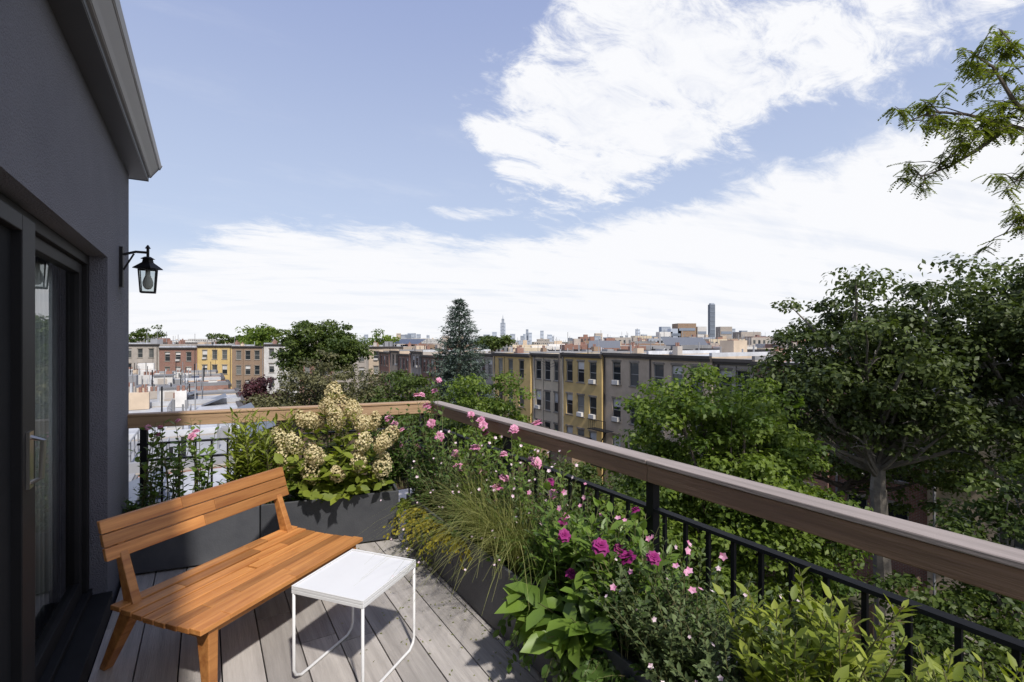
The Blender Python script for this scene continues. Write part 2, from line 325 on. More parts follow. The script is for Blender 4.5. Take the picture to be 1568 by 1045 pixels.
# lantern
LN=empty('wall_lantern'); b=MB(); lu=4.42; lv=-.355
b.box(W0,lu-.035,lu+.035,VW+.001,VW+.02,2.03,2.31,K)
b.tube([W0(lu,VW+.02,2.26),W0(lu,VW+.09,2.285),W0(lu,lv+.005,2.285)],.009,K); b.tube([W0(lu,VW+.02,2.15),W0(lu,VW+.08,2.27)],.006,K)
b.tube([W0(lu,lv,2.33),W0(lu,lv,2.19)],.009,K,8); b.tube([W0(lu,lv,2.315),W0(lu,lv,2.34)],[.018,.004],K,8)
b.tube([W0(lu,lv,2.24),W0(lu,lv,2.215),W0(lu,lv,2.175),W0(lu,lv,2.168)],[.03,.035,.088,.092],K,4)
b.tube([W0(lu,lv,2.255),W0(lu,lv,2.24)],[.02,.045],K,8)
for q in range(4):
    an=math.pi/4+q*math.pi/2
    t0=(.073*math.cos(an),.073*math.sin(an)); t1=(.058*math.cos(an),.058*math.sin(an))
    b.tube([W0(lu+t0[0],lv+t0[1],2.168),W0(lu+t1[0],lv+t1[1],2.0)],.005,K,4)
    an2=an+math.pi/2
    for rr,z in ((.073,2.165),(.058,2.0)):
        b.tube([W0(lu+rr*math.cos(an),lv+rr*math.sin(an),z),W0(lu+rr*math.cos(an2),lv+rr*math.sin(an2),z)],.006,K,4)
    b.quad([W0(lu+t0[0]*.97,lv+t0[1]*.97,2.168),W0(lu+.071*math.cos(an2),lv+.071*math.sin(an2),2.168),W0(lu+.056*math.cos(an2),lv+.056*math.sin(an2),2.0),W0(lu+t1[0]*.97,lv+t1[1]*.97,2.0)],M['clear'])
b.build('lantern_body',LN)
b=MB(); b.tube([W0(lu,lv,z) for z in (2.02,2.025,2.045,2.07,2.095,2.12,2.16)],[.004,.018,.03,.033,.026,.016,.014],M['bulb'],12); b.build('bulb',LN,smooth=True)

# ------------------------------------------------------------ deck
b=MB(); v=-.49
while v<1.93:
    w_=.186; u=-2.3-R(0,2)
    while u<5.4:
        ln=R(2.6,4.2); b.box(W0,u+.002,min(u+ln,5.35)-.002,v+.004,v+w_-.003,-.03,R(-.0015,.0005),M['deck'])
        for s_ in (.04,w_-.045):
            for e_ in (.03,ln-.03):
                if u+e_<5.3: b.tube([W0(u+e_,v+s_,.0004),W0(u+e_,v+s_,.0012)],.004,M['wire'],6)
        u+=ln
    v+=w_
b.build('wooden_deck',bevel=.003)
b=MB(); b.box(W0,-2.3,5.0,VW+.01,1.98,ZG,-.16,M['brick'],.5); b.box(W0,-2.3,5.0,VW+.01,1.98,-.158,-.05,M['black'],.5); b.build('terrace_extension')
l=LS(); k=260; uu=rng.random(k)*3.6+.6; vv_=1.39-np.abs(rng.normal(size=k))*.35
l.add(np.stack([U[0]*uu+Vv[0]*vv_,U[1]*uu+Vv[1]*vv_,np.full(k,.004)],1),rng.normal(size=(k,3))*np.array([1,1,.15]),np.array([0,0,1.])+.2*rng.normal(size=(k,3)),.020,.008,rng.random(k)*.6,L['straw'],.1,0)
l.add(np.stack([U[0]*uu+Vv[0]*vv_+.07,U[1]*uu+Vv[1]*vv_+.05,np.full(k,.004)],1)[:25],rng.normal(size=(25,3))*np.array([1,1,.15]),np.array([0,0,1.]),.010,.008,rng.random(25),L['pale'],.1,0)
l.build('fallen_petals')

b=MB()
def planter(mb,fr,a0,a1,b0,b1,h):
    mb.box(fr,a0,a1,b0,b0+.02,.015,h,M['charcoal']); mb.box(fr,a0,a1,b1-.02,b1,.015,h,M['charcoal'])
    mb.box(fr,a0,a0+.02,b0+.02,b1-.02,.015,h,M['charcoal']); mb.box(fr,a1-.02,a1,b0+.02,b1-.02,.015,h,M['charcoal'])
    mb.box(fr,a0+.02,a1-.02,b0+.02,b1-.02,.02,h-.04,M['ground'])
u=-1.5
while u<3.9:
    planter(b,W0,u,u+.895,1.395,1.77,.40); u+=.905
b.build('planter_box_row',bevel=.004)
b=MB(); planter(b,BR,.05,.99,-.453,-.07,.40); planter(b,BR,1.0,2.03,-.453,-.07,.405); b.build('planter_box_row',bevel=.004)

# railings
RL=empty('terrace_railing'); b=MB()
segs=[-1.6,1.7,4.42]
for i in range(2):
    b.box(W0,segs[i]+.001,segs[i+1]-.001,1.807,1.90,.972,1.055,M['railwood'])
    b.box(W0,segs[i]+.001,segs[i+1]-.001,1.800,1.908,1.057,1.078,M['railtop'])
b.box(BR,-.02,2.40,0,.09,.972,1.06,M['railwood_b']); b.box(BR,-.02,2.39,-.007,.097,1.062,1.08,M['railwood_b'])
b.build('wood_rail',RL,bevel=.004)
b=MB()
b.box(W0,-1.6,4.4,1.83,1.87,.83,.845,K); b.box(W0,-1.6,4.4,1.83,1.87,.08,.10,K)
u=-1.5
while u<4.35: b.box(W0,u,u+.016,1.842,1.858,.10,.83,K); u+=.12
for u in (-1.2,.25,1.68,3.05,4.33): b.box(W0,u,u+.045,1.828,1.873,-.04,.972,K)
b.box(BR,0.08,2.35,.03,.06,.83,.845,K); b.box(BR,0.08,2.35,.03,.06,.08,.10,K); b.box(BR,.08,2.35,.03,.06,.70,.715,K)
a=.12
while a<2.3: b.box(BR,a,a+.014,.038,.052,.10,.83,K); a+=.115
for a in (.10,1.2,2.3): b.box(BR,a,a+.045,.022,.067,-.04,.972,K)
b.build('metal_bars',RL)

# ------------------------------------------------------------ bench
BN=empty('wooden_bench'); FB=Fr((-1.957,2.42),(.356,.934),(.934,-.356)); LB=1.13; T=M['teak']
b=MB(); n=8; wd=.625/n
for i in range(n):
    b0=i*wd; z=.37-.018*math.sin(math.pi*min(1,(i+.5)/n))
    cuts=[0.0]+sorted(R(.15,LB-.15) for _ in range(2))+[LB]
    for j in range(3):
        if cuts[j+1]-cuts[j]>.02: b.box(FB,cuts[j]+.0004,cuts[j+1]-.0004,b0+.0035,b0+wd-.0035,z-.024,z,T)
b.build('seat',BN,bevel=.003)
b=MB()
bb=lambda z:-.02-(z-.575)*.33
for i in range(3):
    z0=.575+i*.064; z1=z0+.059
    prevc=0
    for (c0,c1) in ((-.005,.5+R(-.2,.2)),(None,LB+.01)):
        if c0 is None: c0=prevc
        prevc=c1
        b.hexa([FB(c0,bb(z0)-.012,z0),FB(c1-.0005,bb(z0)-.012,z0),FB(c1-.0005,bb(z0)+.012,z0),FB(c0,bb(z0)+.012,z0)],
           [FB(c0,bb(z1)-.012,z1),FB(c1-.0005,bb(z1)-.012,z1),FB(c1-.0005,bb(z1)+.012,z1),FB(c0,bb(z1)+.012,z1)],T)
b.build('backrest',BN,bevel=.004)
b=MB()
def leg(a0,b0,z0,a1,b1,z1,s0,s1,t0,t1):
    b.hexa([FB(a0-s0,b0-t0,z0),FB(a0+s0,b0-t0,z0),FB(a0+s0,b0+t0,z0),FB(a0-s0,b0+t0,z0)],[FB(a1-s1,b1-t1,z1),FB(a1+s1,b1-t1,z1),FB(a1+s1,b1+t1,z1),FB(a1-s1,b1+t1,z1)],T,.4)
for a in (.075,LB-.075):
    leg(a-.02,-.12,0,a,.06,.345,.022,.028,.022,.045)
    leg(a-.01,.60,0,a,.565,.345,.022,.026,.020,.042)
    leg(a,.055,.345,a,-.035,.60,.022,.020,.038,.022)
    leg(a,-.035,.60,a,-.085,.735,.018,.014,.016,.008)
    b.box(FB,a-.022,a+.022,.1,.53,.29,.325,T,.4)
b.box(FB,.1,LB-.1,.53,.555,.28,.325,T,.3)
b.build('legs',BN,bevel=.005)

# ------------------------------------------------------------ table
TB=empty('metal_side_table'); FT=Fr((-1.065,2.402),(.346,.938),(.938,-.346)); lx,ly=.457,.415; Wm=M['white']
b=MB(); b.box(FT,0,lx,0,ly,.450,.462,Wm); 
b.box(FT,0,lx,0,.010,.432,.449,Wm); b.box(FT,0,lx,ly-.010,ly,.432,.449,Wm); b.box(FT,0,.010,.011,ly-.011,.432,.449,Wm); b.box(FT,lx-.010,lx,.011,ly-.011,.432,.449,Wm)
b.box(FT,0,lx,0,.006,.4625,.470,Wm); b.box(FT,0,lx,ly-.006,ly,.4625,.470,Wm); b.box(FT,0,.006,.0065,ly-.0065,.4625,.470,Wm); b.box(FT,lx-.006,lx,.0065,ly-.0065,.4625,.470,Wm)
b.build('top',TB,bevel=.002)
b=MB()
for yy in (.008,ly-.008):
    b.tube([FT(.008,yy,.432),FT(.008,yy,.06),FT(.02,yy,.03),FT(.055,yy,.008),FT(lx-.055,yy,.008),FT(lx-.02,yy,.03),FT(lx-.008,yy,.06),FT(lx-.008,yy,.432)],.0075,Wm,8)
b.build('legs',TB,smooth=True)

# ------------------------------------------------------------ plants
def shrub(name,bases,nst,h,spread,Ll,Lw,nl,mat,stemr=.004,t0=.15,droop=0.,flower=None,lean=(0,0),cup=.12,curl=.3,stemmat=None,targets=None):
    E_=empty(name); s=MB(); l=LS(); tips=[]
    P=[];Dd=[];N=[];La=[];Wa=[];T_=[]
    jobs=[]
    for (bx,by,bz) in bases:
        for k in range(nst):
            hh=R(*h); an=R(0,6.283); sr=spread*R(.1,1); jobs.append((bx+R(-.05,.05),by+R(-.05,.05),bz,math.cos(an)*sr+lean[0],math.sin(an)*sr+lean[1],hh))
    for q in (targets or []):
        bx,by,bz=random.choice(bases); jobs.append((bx+R(-.05,.05),by+R(-.05,.05),bz,q[0]-bx,q[1]-by,q[2]-bz))
    for x0,y0,bz,ox,oy,hh in jobs:
        pts=[]; ph=R(0,6)
        for i in range(7):
            t=i/6; pts.append(Vector((x0+ox*t**1.4+.012*math.sin(4*t+ph),y0+oy*t**1.4+.012*math.cos(5*t+ph),bz+hh*(t-droop*t*t))))
        s.tube(pts,[stemr*(1-.6*i/6) for i in range(7)],stemmat or M['stem'],4); tips.append(pts[-1])
        tn=random.random()
        for j in range(nl):
            t=t0+(1-t0)*(j+R(0,.8))/nl; t=min(t,.999); f=t*6; i0=int(f); p=pts[i0].lerp(pts[min(i0+1,6)],f-i0)
            up=(pts[min(i0+1,6)]-pts[i0]).normalized(); q=j*2.4+ph+R(-.3,.3)
            side=Vector((math.cos(q),math.sin(q),0)); d=(side+up*(R(.25,.8)+t*.6)+Vector((0,0,-curl*R(0,1)))).normalized()
            nn=(up+Vector((R(-.3,.3),R(-.3,.3),.3))).normalized()
            sc=R(.6,1.15)*(1-.35*abs(t-.5)); P.append(p);Dd.append(d);N.append(nn);La.append(Ll*sc);Wa.append(Lw*sc);T_.append(.45*tn+.35*random.random()+.3*(t-.4))
    l.add(P,np.array(Dd),np.array(N),La,Wa,T_,mat,cup)
    if flower: flower(l,tips)
    s.build('stems',E_); l.build('leaves',E_)
    return E_
def rose(l,p,r,mat):
    p=np.array(p); ax=Vector((R(-.5,.4),R(-.9,.1),R(.3,1))).normalized(); a=ax.orthogonal().normalized(); c=ax.cross(a); ax,a,c=np.array(ax),np.array(a),np.array(c)
    for ring,(k,rr,upk) in enumerate(((7,.95,-.15),(7,.85,.5),(6,.7,1.1),(5,.55,2.5))):
        an=np.arange(k)*6.283/k+R(0,3); o=np.outer(np.cos(an),a)+np.outer(np.sin(an),c); Dd=o+ax*upk
        l.add(np.tile(p,(k,1)),Dd,ax-o*.8,r*rr*rng.uniform(.85,1.1,k),r*.95*rr,rng.random(k)*.5+.15*ring,mat,-.2)
def tiny(l,p,r,mat):
    k=5; an=np.arange(k)*1.2566+R(0,3); ax=Vector((R(-.6,.6),R(-1,.1),R(.2,1))).normalized(); a=ax.orthogonal().normalized(); c=ax.cross(a)
    Dd=np.array([tuple(a*math.cos(q)+c*math.sin(q)+ax*.3) for q in an]); l.add(np.tile(np.array(p),(k,1)),Dd,np.array(ax),r,r*.8,rng.random(k),mat,.05,0)
def fl(kind,prob,r,mat,jit=.02):
    def f(l,tips):
        for p in tips:
            if random.random()<prob:
                q=p+Vector((R(-jit,jit),R(-jit,jit),R(0,jit)))
                (rose if kind=='rose' else tiny)(l,q,R(.7,1.2)*r,mat)
    return f
def PB(a,bb=-.25,z=.36): return BR(a,bb,z)
def hydheads(l,tips):
    for p in tips:
        if p.z<.5: continue
        k=330; th=rng.random(k)*6.283; cz=rng.random(k)*2-1; hr=R(.056,.078); hz=hr*R(1.05,1.5); axd=Vector((p.x+1.42+R(-.2,.2),p.y-4.25,.7)).normalized()
        s_=np.sqrt(1-cz**2); o=np.stack([s_*np.cos(th)*hr*(1-.3*np.maximum(cz,0)),s_*np.sin(th)*hr*(1-.3*np.maximum(cz,0)),cz*hz],1)*(0.8+.3*rng.random((k,1)))
        o=o+np.outer(o[:,2],np.array(axd)*np.array([1,1,0]))*.5
        nn=nrm(o+.03*rng.normal(size=(k,3))); d=nrm(np.cross(nn,rng.normal(size=(k,3)))); base=np.array(p)+o
        tb=R(.2,.8)
        for q in (0,1):
            d2=d if q==0 else np.cross(nn,d)
            l.add(base-d2*.010,d2,nn,.021,.013,tb+.4*rng.random(k)-.1,L['hyd'],.1,0)
hp=[]
tries=0
while len(hp)<32 and tries<6000:
    tries+=1; d=Vector((R(-1,1),R(-1,.5),R(-.7,.95))).normalized(); q=Vector((-1.44+d.x*.44,4.12+d.y*.28,.78+d.z*.33))
    if all((q-o).length>.155 for o in hp): hp.append(q)
hp+= [Vector((-1.46,4.2,1.22)),Vector((-1.5,4.15,1.11))]
shrub('hydrangea_bush',[PB(1.5,-.26),PB(1.6,-.22)],0,(.25,.78),.34,.13,.075,12,L['yg'],flower=hydheads,curl=.8,targets=hp,stemr=.006)
shrub('hydrangea_foliage',[PB(1.5,-.3),PB(1.68,-.3),PB(1.4,-.3)],16,(.1,.42),.30,.13,.075,10,L['yg'],lean=(0,-.12),curl=.8)
shrub('willow_leaf_plant',[PB(.80),PB(.93),PB(1.05),PB(1.15,-.2),PB(.9,-.15)],15,(.3,.74),.17,.12,.024,20,L['yg'],curl=.2)
shrub('climbing_rose',[PB(.22,-.2),PB(.4,-.2),PB(.55,-.2)],10,(.35,.72),.24,.065,.040,16,L['fresh'],flower=fl('rose',.2,.036,L['pink']),curl=.5)
shrub('rose_bush',[PB(1.88,-.25),PB(2.0,-.2),PB(2.1,-.2),W0(4.0,1.6,.36),W0(3.75,1.6,.36)],17,(.25,.74),.30,.06,.036,22,L['deep'],flower=fl('rose',.16,.046,L['pink']),curl=.6)
shrub('rose_bush',[W0(4.1,1.7,.36)],6,(.75,1.0),.18,.06,.034,16,L['deep'],flower=fl('rose',.5,.036,L['pink']),curl=.6)
shrub('rose_bush',[W0(3.5,1.6,.36),W0(3.3,1.68,.36),W0(3.0,1.62,.36),W0(2.75,1.7,.36),W0(2.4,1.7,.36)],16,(.3,.72),.28,.055,.03,22,L['fresh'],flower=fl('rose',.20,.045,L['pink']),curl=.6,lean=(0.03,0))
shrub('verbena',[W0(3.3,1.5,.36),W0(2.9,1.55,.36),W0(2.5,1.6,.36),W0(2.2,1.62,.36)],16,(.3,.7),.28,.045,.012,16,L['sage'],stemr=.002,flower=fl('tiny',.6,.012,L['pale'],.03),curl=.3)
shrub('filler_greenery',[W0(3.7,1.5,.36),W0(3.4,1.5,.36),W0(3.1,1.5,.36),W0(2.8,1.6,.36),W0(2.5,1.65,.36),W0(2.2,1.6,.36),W0(2.0,1.65,.36)],20,(.12,.45),.24,.05,.024,16,L['deep'],stemr=.003,curl=.5)
shrub('golden_creeper',[W0(3.55,1.41,.38),W0(3.35,1.41,.38),W0(3.15,1.41,.38),W0(2.95,1.41,.38)],14,(.02,.16),.24,.035,.02,22,L['gold'],stemr=.002,droop=2.0,lean=(-.08,-.05),curl=.6)
shrub('trailing_ivy',[W0(3.85,1.41,.38),W0(3.65,1.41,.38),W0(3.4,1.41,.38)],14,(.0,.1),.12,.04,.03,16,L['yg'],stemr=.002,droop=5.,lean=(-.06,-.04),curl=.8)
def grass(name,bases,n,ln,mat,wd=.003,seed=0,lean=(0,0)):
    E_=empty(name); s=MB(); l=LS(); i=s.mi(mat)
    for bx,by,bz in bases:
        for k in range(n):
            an=R(0,6.283); le=R(*ln); out_=R(.2,.95); x0=bx+R(-.04,.04); y0=by+R(-.04,.04); pts=[];N_=8
            dx=math.cos(an)*out_+lean[0]; dy=math.sin(an)*out_+lean[1]
            for j in range(N_):
                t=j/(N_-1); pts.append(Vector((x0+dx*le*t**1.3*.8,y0+dy*le*t**1.3*.8,bz+le*(t*1.15-(.35+.75*out_)*t*t))))
            sd=Vector((-dy,dx,0)).normalized() if abs(dx)+abs(dy)>0 else Vector((1,0,0)); vs=[]
            for j,p in enumerate(pts):
                ww=wd*(1-.8*j/(N_-1)); vs+= [p-sd*ww,p+sd*ww]
            s.add(vs,[(2*j,2*j+1,2*j+3,2*j+2) for j in range(N_-1)],mat)
            if random.random()<seed: tiny(l,pts[-1],.008,L['pale'])
    s.build('blades',E_)
    if l.g: l.build('seed_heads',E_)
grass('ornamental_grass',[W0(2.85,1.5,.36),W0(2.65,1.48,.36),W0(2.5,1.5,.36),W0(2.35,1.5,.36)],170,(.4,.95),L['straw'],.0019,.06,(-.24,-.17))
grass('fountain_grass',[W0(3.0,1.6,.36),W0(2.3,1.62,.36),W0(2.05,1.5,.36)],90,(.35,.8),L['fresh'],.0022,0,(0,0))
shrub('rhododendron',[W0(2.0,1.5,.36),W0(1.88,1.62,.36),W0(1.75,1.5,.36),W0(1.6,1.62,.36),W0(1.5,1.52,.36)],13,(.2,.54),.25,.095,.042,17,L['fresh'],curl=.25,flower=fl('rose',.08,.04,L['magenta']))
shrub('broad_leaf_plant',[W0(1.95,1.42,.34),W0(1.8,1.40,.34),W0(1.65,1.42,.34)],6,(.05,.2),.14,.18,.09,7,L['fresh'],curl=1.2,lean=(-.05,-.06))
shrub('trailing_vine',[W0(2.0,1.40,.36),W0(1.75,1.40,.36),W0(1.55,1.40,.36),W0(1.35,1.40,.36)],12,(.0,.08),.14,.06,.04,18,L['deep'],stemr=.002,droop=5,curl=.8,lean=(-.06,-.05))
shrub('lavender_bush',[W0(1.4,1.5,.36),W0(1.25,1.6,.36),W0(1.1,1.5,.36),W0(.95,1.6,.36),W0(1.25,1.45,.36),W0(1.0,1.45,.36)],28,(.15,.46),.25,.036,.016,34,L['sage'],stemr=.002,flower=fl('tiny',.25,.010,L['pale']),curl=.3)
shrub('purple_aster',[W0(1.6,1.5,.36),W0(1.45,1.46,.36),W0(1.25,1.5,.36),W0(1.95,1.55,.36)],10,(.35,.54),.24,.04,.014,20,L['deep'],stemr=.002,flower=fl('tiny',.75,.015,L['pink']))
shrub('laurel_shrub',[W0(.88,1.5,.36),W0(.8,1.62,.36),W0(.70,1.5,.36),W0(.75,1.42,.36)],19,(.25,.56),.18,.068,.027,34,L['yg'],curl=.05)
shrub('laurel_shrub',[W0(.52,1.62,.36),W0(.42,1.52,.36),W0(.34,1.64,.36),W0(.56,1.47,.36),W0(.25,1.58,.36)],19,(.25,.53),.15,.058,.023,34,L['yg'],curl=.05)
shrub('low_groundcover',[W0(.2+.14*i,1.48+.1*(i%2),.34) for i in range(27)],11,(.06,.24),.15,.05,.026,14,L['deep'],stemr=.002,curl=.4)
shrub('low_groundcover',[PB(.1+.13*i,-.25,.34) for i in range(15)],10,(.06,.22),.15,.05,.026,13,L['deep'],stemr=.002,curl=.4)

# ------------------------------------------------------------ trees
def tree(name,base,crowns,ncl,clr,nleaf,ls,mat,bark=None,zg=ZG,nbr=30,tr=.22,fork=None,shell=.45):
    bark=bark or M['bark']; E_=empty(name); l=LS(); s=MB(); cc=[]
    vol=np.array([c[3]*c[4]*c[5] for c in crowns]); vol=vol/vol.sum()
    for c,vf in zip(crowns,vol):
        k=max(3,int(ncl*vf)); d=nrm(rng.normal(size=(k,3))); r=rng.random((k,1))**shell
        p=d*r*np.array([c[3],c[4],c[5]])*(1+.12*rng.normal(size=(k,1)))+np.array(c[:3]); cc.append(p)
    cc=np.concatenate(cc); K_=len(cc)
    csz=clr*(.55+.9*rng.random(K_)); ct=rng.random(K_)
    idx=np.repeat(np.arange(K_),nleaf); n=len(idx)
    d=nrm(rng.normal(size=(n,3))); r=rng.random((n,1))**.5
    P=cc[idx]+d*r*csz[idx][:,None]*np.array([1.2,1.2,.55])
    N=nrm(d*.7+np.array([0,0,.8])+.5*rng.normal(size=(n,3))); D_=nrm(np.cross(N,rng.normal(size=(n,3)))+np.array([0,0,-.25]))
    sz=ls*(.6+.8*rng.random(n)); l.add(P,D_,N,sz,sz*.62,.6*ct[idx]+.4*rng.random(n),mat,.15,0)
    cx_=np.average([c[0] for c in crowns],weights=vol);cy_=np.average([c[1] for c in crowns],weights=vol); zt=max(c[2] for c in crowns); zb=min(c[2]-c[5] for c in crowns)
    fz=fork if fork is not None else zb
    f=Vector((base[0]*.6+cx_*.4,base[1]*.6+cy_*.4,fz)); b0=Vector((base[0],base[1],zg-.1)); top=Vector((cx_,cy_,zt))
    s.tube([b0,b0.lerp(f,.1),b0.lerp(f,.5)+Vector((.1,.05,0)),f],[tr*1.5,tr,tr*.85,tr*.75],bark,9)
    s.tube([f,f.lerp(top,.4)+Vector((.15,-.1,0)),f.lerp(top,.75),top],[tr*.7,tr*.45,tr*.28,tr*.08],bark,7)
    for i in rng.choice(K_,min(nbr,K_),replace=False):
        e=Vector(cc[i]); t=min(.8,max(0,(e.z-f.z)/(max(.5,top.z-f.z))*.55)); st=f.lerp(top,t*R(.4,1)); md=st.lerp(e,.5)+Vector((R(-.2,.2),R(-.2,.2),R(-.35,.05)))
        rr=tr*R(.18,.38); s.tube([st,st.lerp(md,.5)+Vector((0,0,-.05)),md,md.lerp(e,.55)+Vector((R(-.1,.1),R(-.1,.1),.1)),e],[rr,rr*.8,rr*.6,rr*.35,rr*.1],bark,5)
        for q in range(2):
            m2_=md.lerp(e,R(.1,.5)); e2=m2_+Vector((R(-.8,.8),R(-.8,.8),R(-.1,.6)))*clr*1.2; s.tube([m2_,m2_.lerp(e2,.5)+Vector((0,0,.05)),e2],[rr*.4,rr*.25,rr*.08],bark,4)
    s.build('trunk_and_branches',E_); l.build('foliage',E_)
    return E_
tree('pear_tree',(6.0,14,0),[(4.9,14,-1.2,1.7,1.8,2.1),(7.1,14.2,-1.6,1.7,1.8,2.1),(6.0,13.6,-3.3,3.0,2.4,2.3),(3.7,14,-2.7,1.2,1.4,1.4),(8.0,13.4,-3.7,1.3,1.5,1.6)],400,.5,150,.14,L['bright'],nbr=40)
tree('maple_tree',(13.5,18,0),[(12.1,17,1.5,2.9,3,2.4),(10.1,17.4,.1,1.7,2,1.9),(13.5,16.8,-.6,2.6,2.3,1.6)],230,.62,130,.17,L['dark'],M['barkl'],nbr=80,fork=-3.6,tr=.34)
tree('maple_tree',(17.5,17,0),[(15.8,16,2.2,2.5,2.6,2.4),(18,16,1.5,3.2,3,3),(17.2,15.5,-1.2,2.6,2.5,2.0)],280,.6,130,.17,L['dark'],M['barkl'],nbr=60,fork=-4,tr=.3)
tree('dogwood_tree',(11.6,11.3,0),[(11.6,11.3,-2.6,1.7,1.6,1.3),(12.6,11,-1.2,1.3,1.5,1.2),(9.6,11.0,-4.4,1.4,1.5,1.1),(11.5,10.6,-4.7,2.2,2,1.5)],180,.45,110,.13,L['mid'],M['barkl'],nbr=50)
tree('cherry_tree',(-1.4,25,0),[(-1.5,25,-1.6,1.9,2,1.9),(-.6,24.5,-3.3,2.1,2,2)],120,.5,110,.17,L['bright'])
tree('linden_tree',(-6.5,30,0),[(-6.2,30,-2.2,2.9,2.5,2.2),(-4,28,-3.6,2.6,2.3,2)],150,.6,100,.2,L['mid'])
tree('elm_tree',(-12.5,33,0),[(-12.6,33,-1.9,3.2,3,2.5),(-9.3,32,-2.2,2.4,2.5,2.0),(-14.5,31,-2.8,1.7,2,1.8)],230,.6,100,.17,L['olive'],nbr=70)
tree('oak_tree',(-27,70,0),[(-27,70,1.1,5.2,4,3.6),(-30.5,70,-.5,3,3,2.6),(-23,70,-.6,3,3,2.8)],170,1.1,110,.42,L['mid'])
tree('ash_tree',(-57,112,0),[(-57,112,1.8,4.8,4,3.1)],60,1.3,90,.6,L['bright'])
tree('ash_tree',(-30,112,0),[(-30,112,1.6,4,4,2.6)],30,1.2,60,.5,L['bright'])
tree('plum_tree',(-17.6,35,0),[(-17.6,35,-2.4,1.7,1.7,1.5)],50,.5,100,.2,L['purple'])
tree('yard_tree',(2.5,22,0),[(2.6,22,-5.2,2.2,2,1.6),(5,22,-5.7,1.8,2,1.8)],100,.5,100,.17,L['mid'])
tree('yard_tree',(14,24,0),[(14,24,-3.0,2.6,2.5,2.0),(18,22,-3,3,2.5,3)],140,.6,100,.2,L['mid'])
tree('yard_tree',(7,9,0),[(6.5,9,-6.2,2.2,2,2),(9.0,8,-6.2,2.5,2,2)],140,.5,110,.13,L['mid'])
tree('yard_tree',(1,12,0),[(1,12,-7,2.5,2.2,2),(-2,16,-6.5,2.5,2.5,2)],120,.5,100,.15,L['mid'])
for (x,y,r,z) in ((-4,150,4,1.6),(-8,160,4,1.4),(-95,170,9,2),(-140,190,10,3)):
    tree('distant_tree',(x,y,0),[(x,y,z,r,4,r*.5)],30,1.4,60,.8,L['mid'],nbr=5)
tl=LS(); n=26000; uu=rng.random(n)*70-4; vvv=rng.random(n)*24+3.5; hh=rng.random(n)*(1.2+1.5*np.sin(uu*1.7)**2*np.sin(vvv*1.3)**2)
tl.add(np.stack([U[0]*uu+Vv[0]*vvv,U[1]*uu+Vv[1]*vvv,ZG+hh],1),rng.normal(size=(n,3)),rng.normal(size=(n,3))*.5+np.array([0,0,1]),.35,.25,rng.random(n),L['mid'],.1,0); tl.build('yard_shrubs')

# spruce
E_=empty('blue_spruce'); l=LS(); s=MB(); sx,sy=-3.7,35
s.tube([(sx,sy,ZG),(sx,sy,-2),(sx,sy,4.4)],[.28,.18,.02],M['bark'],8)
P=[];D2=[];TT=[] 
for i in range(46):
    t=i/45; z=4.5-t*10.0; rad=.12+3.1*t**.72; ph=R(0,6.28)
    nb=int(8+12*t)
    for k in range(nb):
        an=ph+k*6.283/nb+R(-.25,.25); r1=rad*R(.55,1.2); c_,s_=math.cos(an),math.sin(an); z1=z-.22*r1+R(-.15,.15)
        nn=int(22+60*t); tb=R(0,.5)
        tt=rng.random(nn)**.5
        pp=np.stack([sx+c_*r1*tt,sy+s_*r1*tt,z+(z1-z)*tt+.26*r1*tt*tt],1)+rng.normal(size=(nn,3))*np.array([.10,.10,.04])
        P.append(pp); dd=np.tile(np.array([c_,s_,-.1]),(nn,1))+rng.normal(size=(nn,3))*.5; D2.append(dd); TT.append(tb+.5*rng.random(nn))
P=np.concatenate(P);D2=np.concatenate(D2);TT=np.concatenate(TT)
l.add(P,D2,rng.normal(size=P.shape)*.4+np.array([0,0,1]),.25,.075,TT,L['spruce'],.2,0)
s.build('trunk',E_); l.build('needles',E_)

# locust tree reaching into view from the right
E_=empty('honey_locust_tree'); s=MB(); l=LS()
s.tube([(13.2,9.3,ZG),(13,9.3,-4),(12.6,9.2,1),(12,9.1,4),(11.6,9,7.5),(11.4,9,10)],[.3,.24,.2,.15,.09,.03],M['bark'],9)
br=[[(12.2,9.1,3.2),(11,9.1,4.4),(9.9,9,5.3),(9.0,9,5.55),(8.2,9,5.75),(7.5,8.9,5.75),(6.9,8.9,5.5)],
    [(9.9,9,5.3),(9.0,8.9,5.9),(8.5,8.8,6.5),(8.1,8.8,6.75)],
    [(9.0,9,5.55),(8.4,9,5.1),(7.9,9,4.8),(7.35,9,4.6)],
    [(12.1,9.1,3.6),(11,9.2,5),(10,9.1,6.1),(9.3,9.1,6.9),(8.8,9,7.3)],
    [(12.4,9.2,2.4),(11.2,9,3.2),(10.2,9,3.6),(9.4,9,3.75),(8.9,9,3.6)],
    [(11,9.1,4.4),(10.2,9,4.6),(9.5,9,4.7),(9.0,8.9,4.5)],
    [(11.6,9,7.5),(12.5,8,9),(13.5,7.5,10)],[(12,9.1,4),(13.5,9.5,6),(15,10,7.5)]]
tw=[]
for q in br:
    pts=[Vector(p) for p in q]; n=len(pts); s.tube(pts,[.055*(1-.85*i/(n-1)) for i in range(n)],M['bark'],6)
    for i in range(n-1):
        if pts[i].x>10.6 and pts[i].x<12.4: continue
        for k in range(6):
            p=pts[i].lerp(pts[i+1],random.random()); e=p+Vector((R(-.55,.3),R(-.5,.5),R(-.3,.5))); s.tube([p,p.lerp(e,.5)+Vector((0,0,.06)),e],[.012,.008,.003],M['bark'],4); tw.append((p,e))
LP=[];LD=[];LN_=[];LT=[]
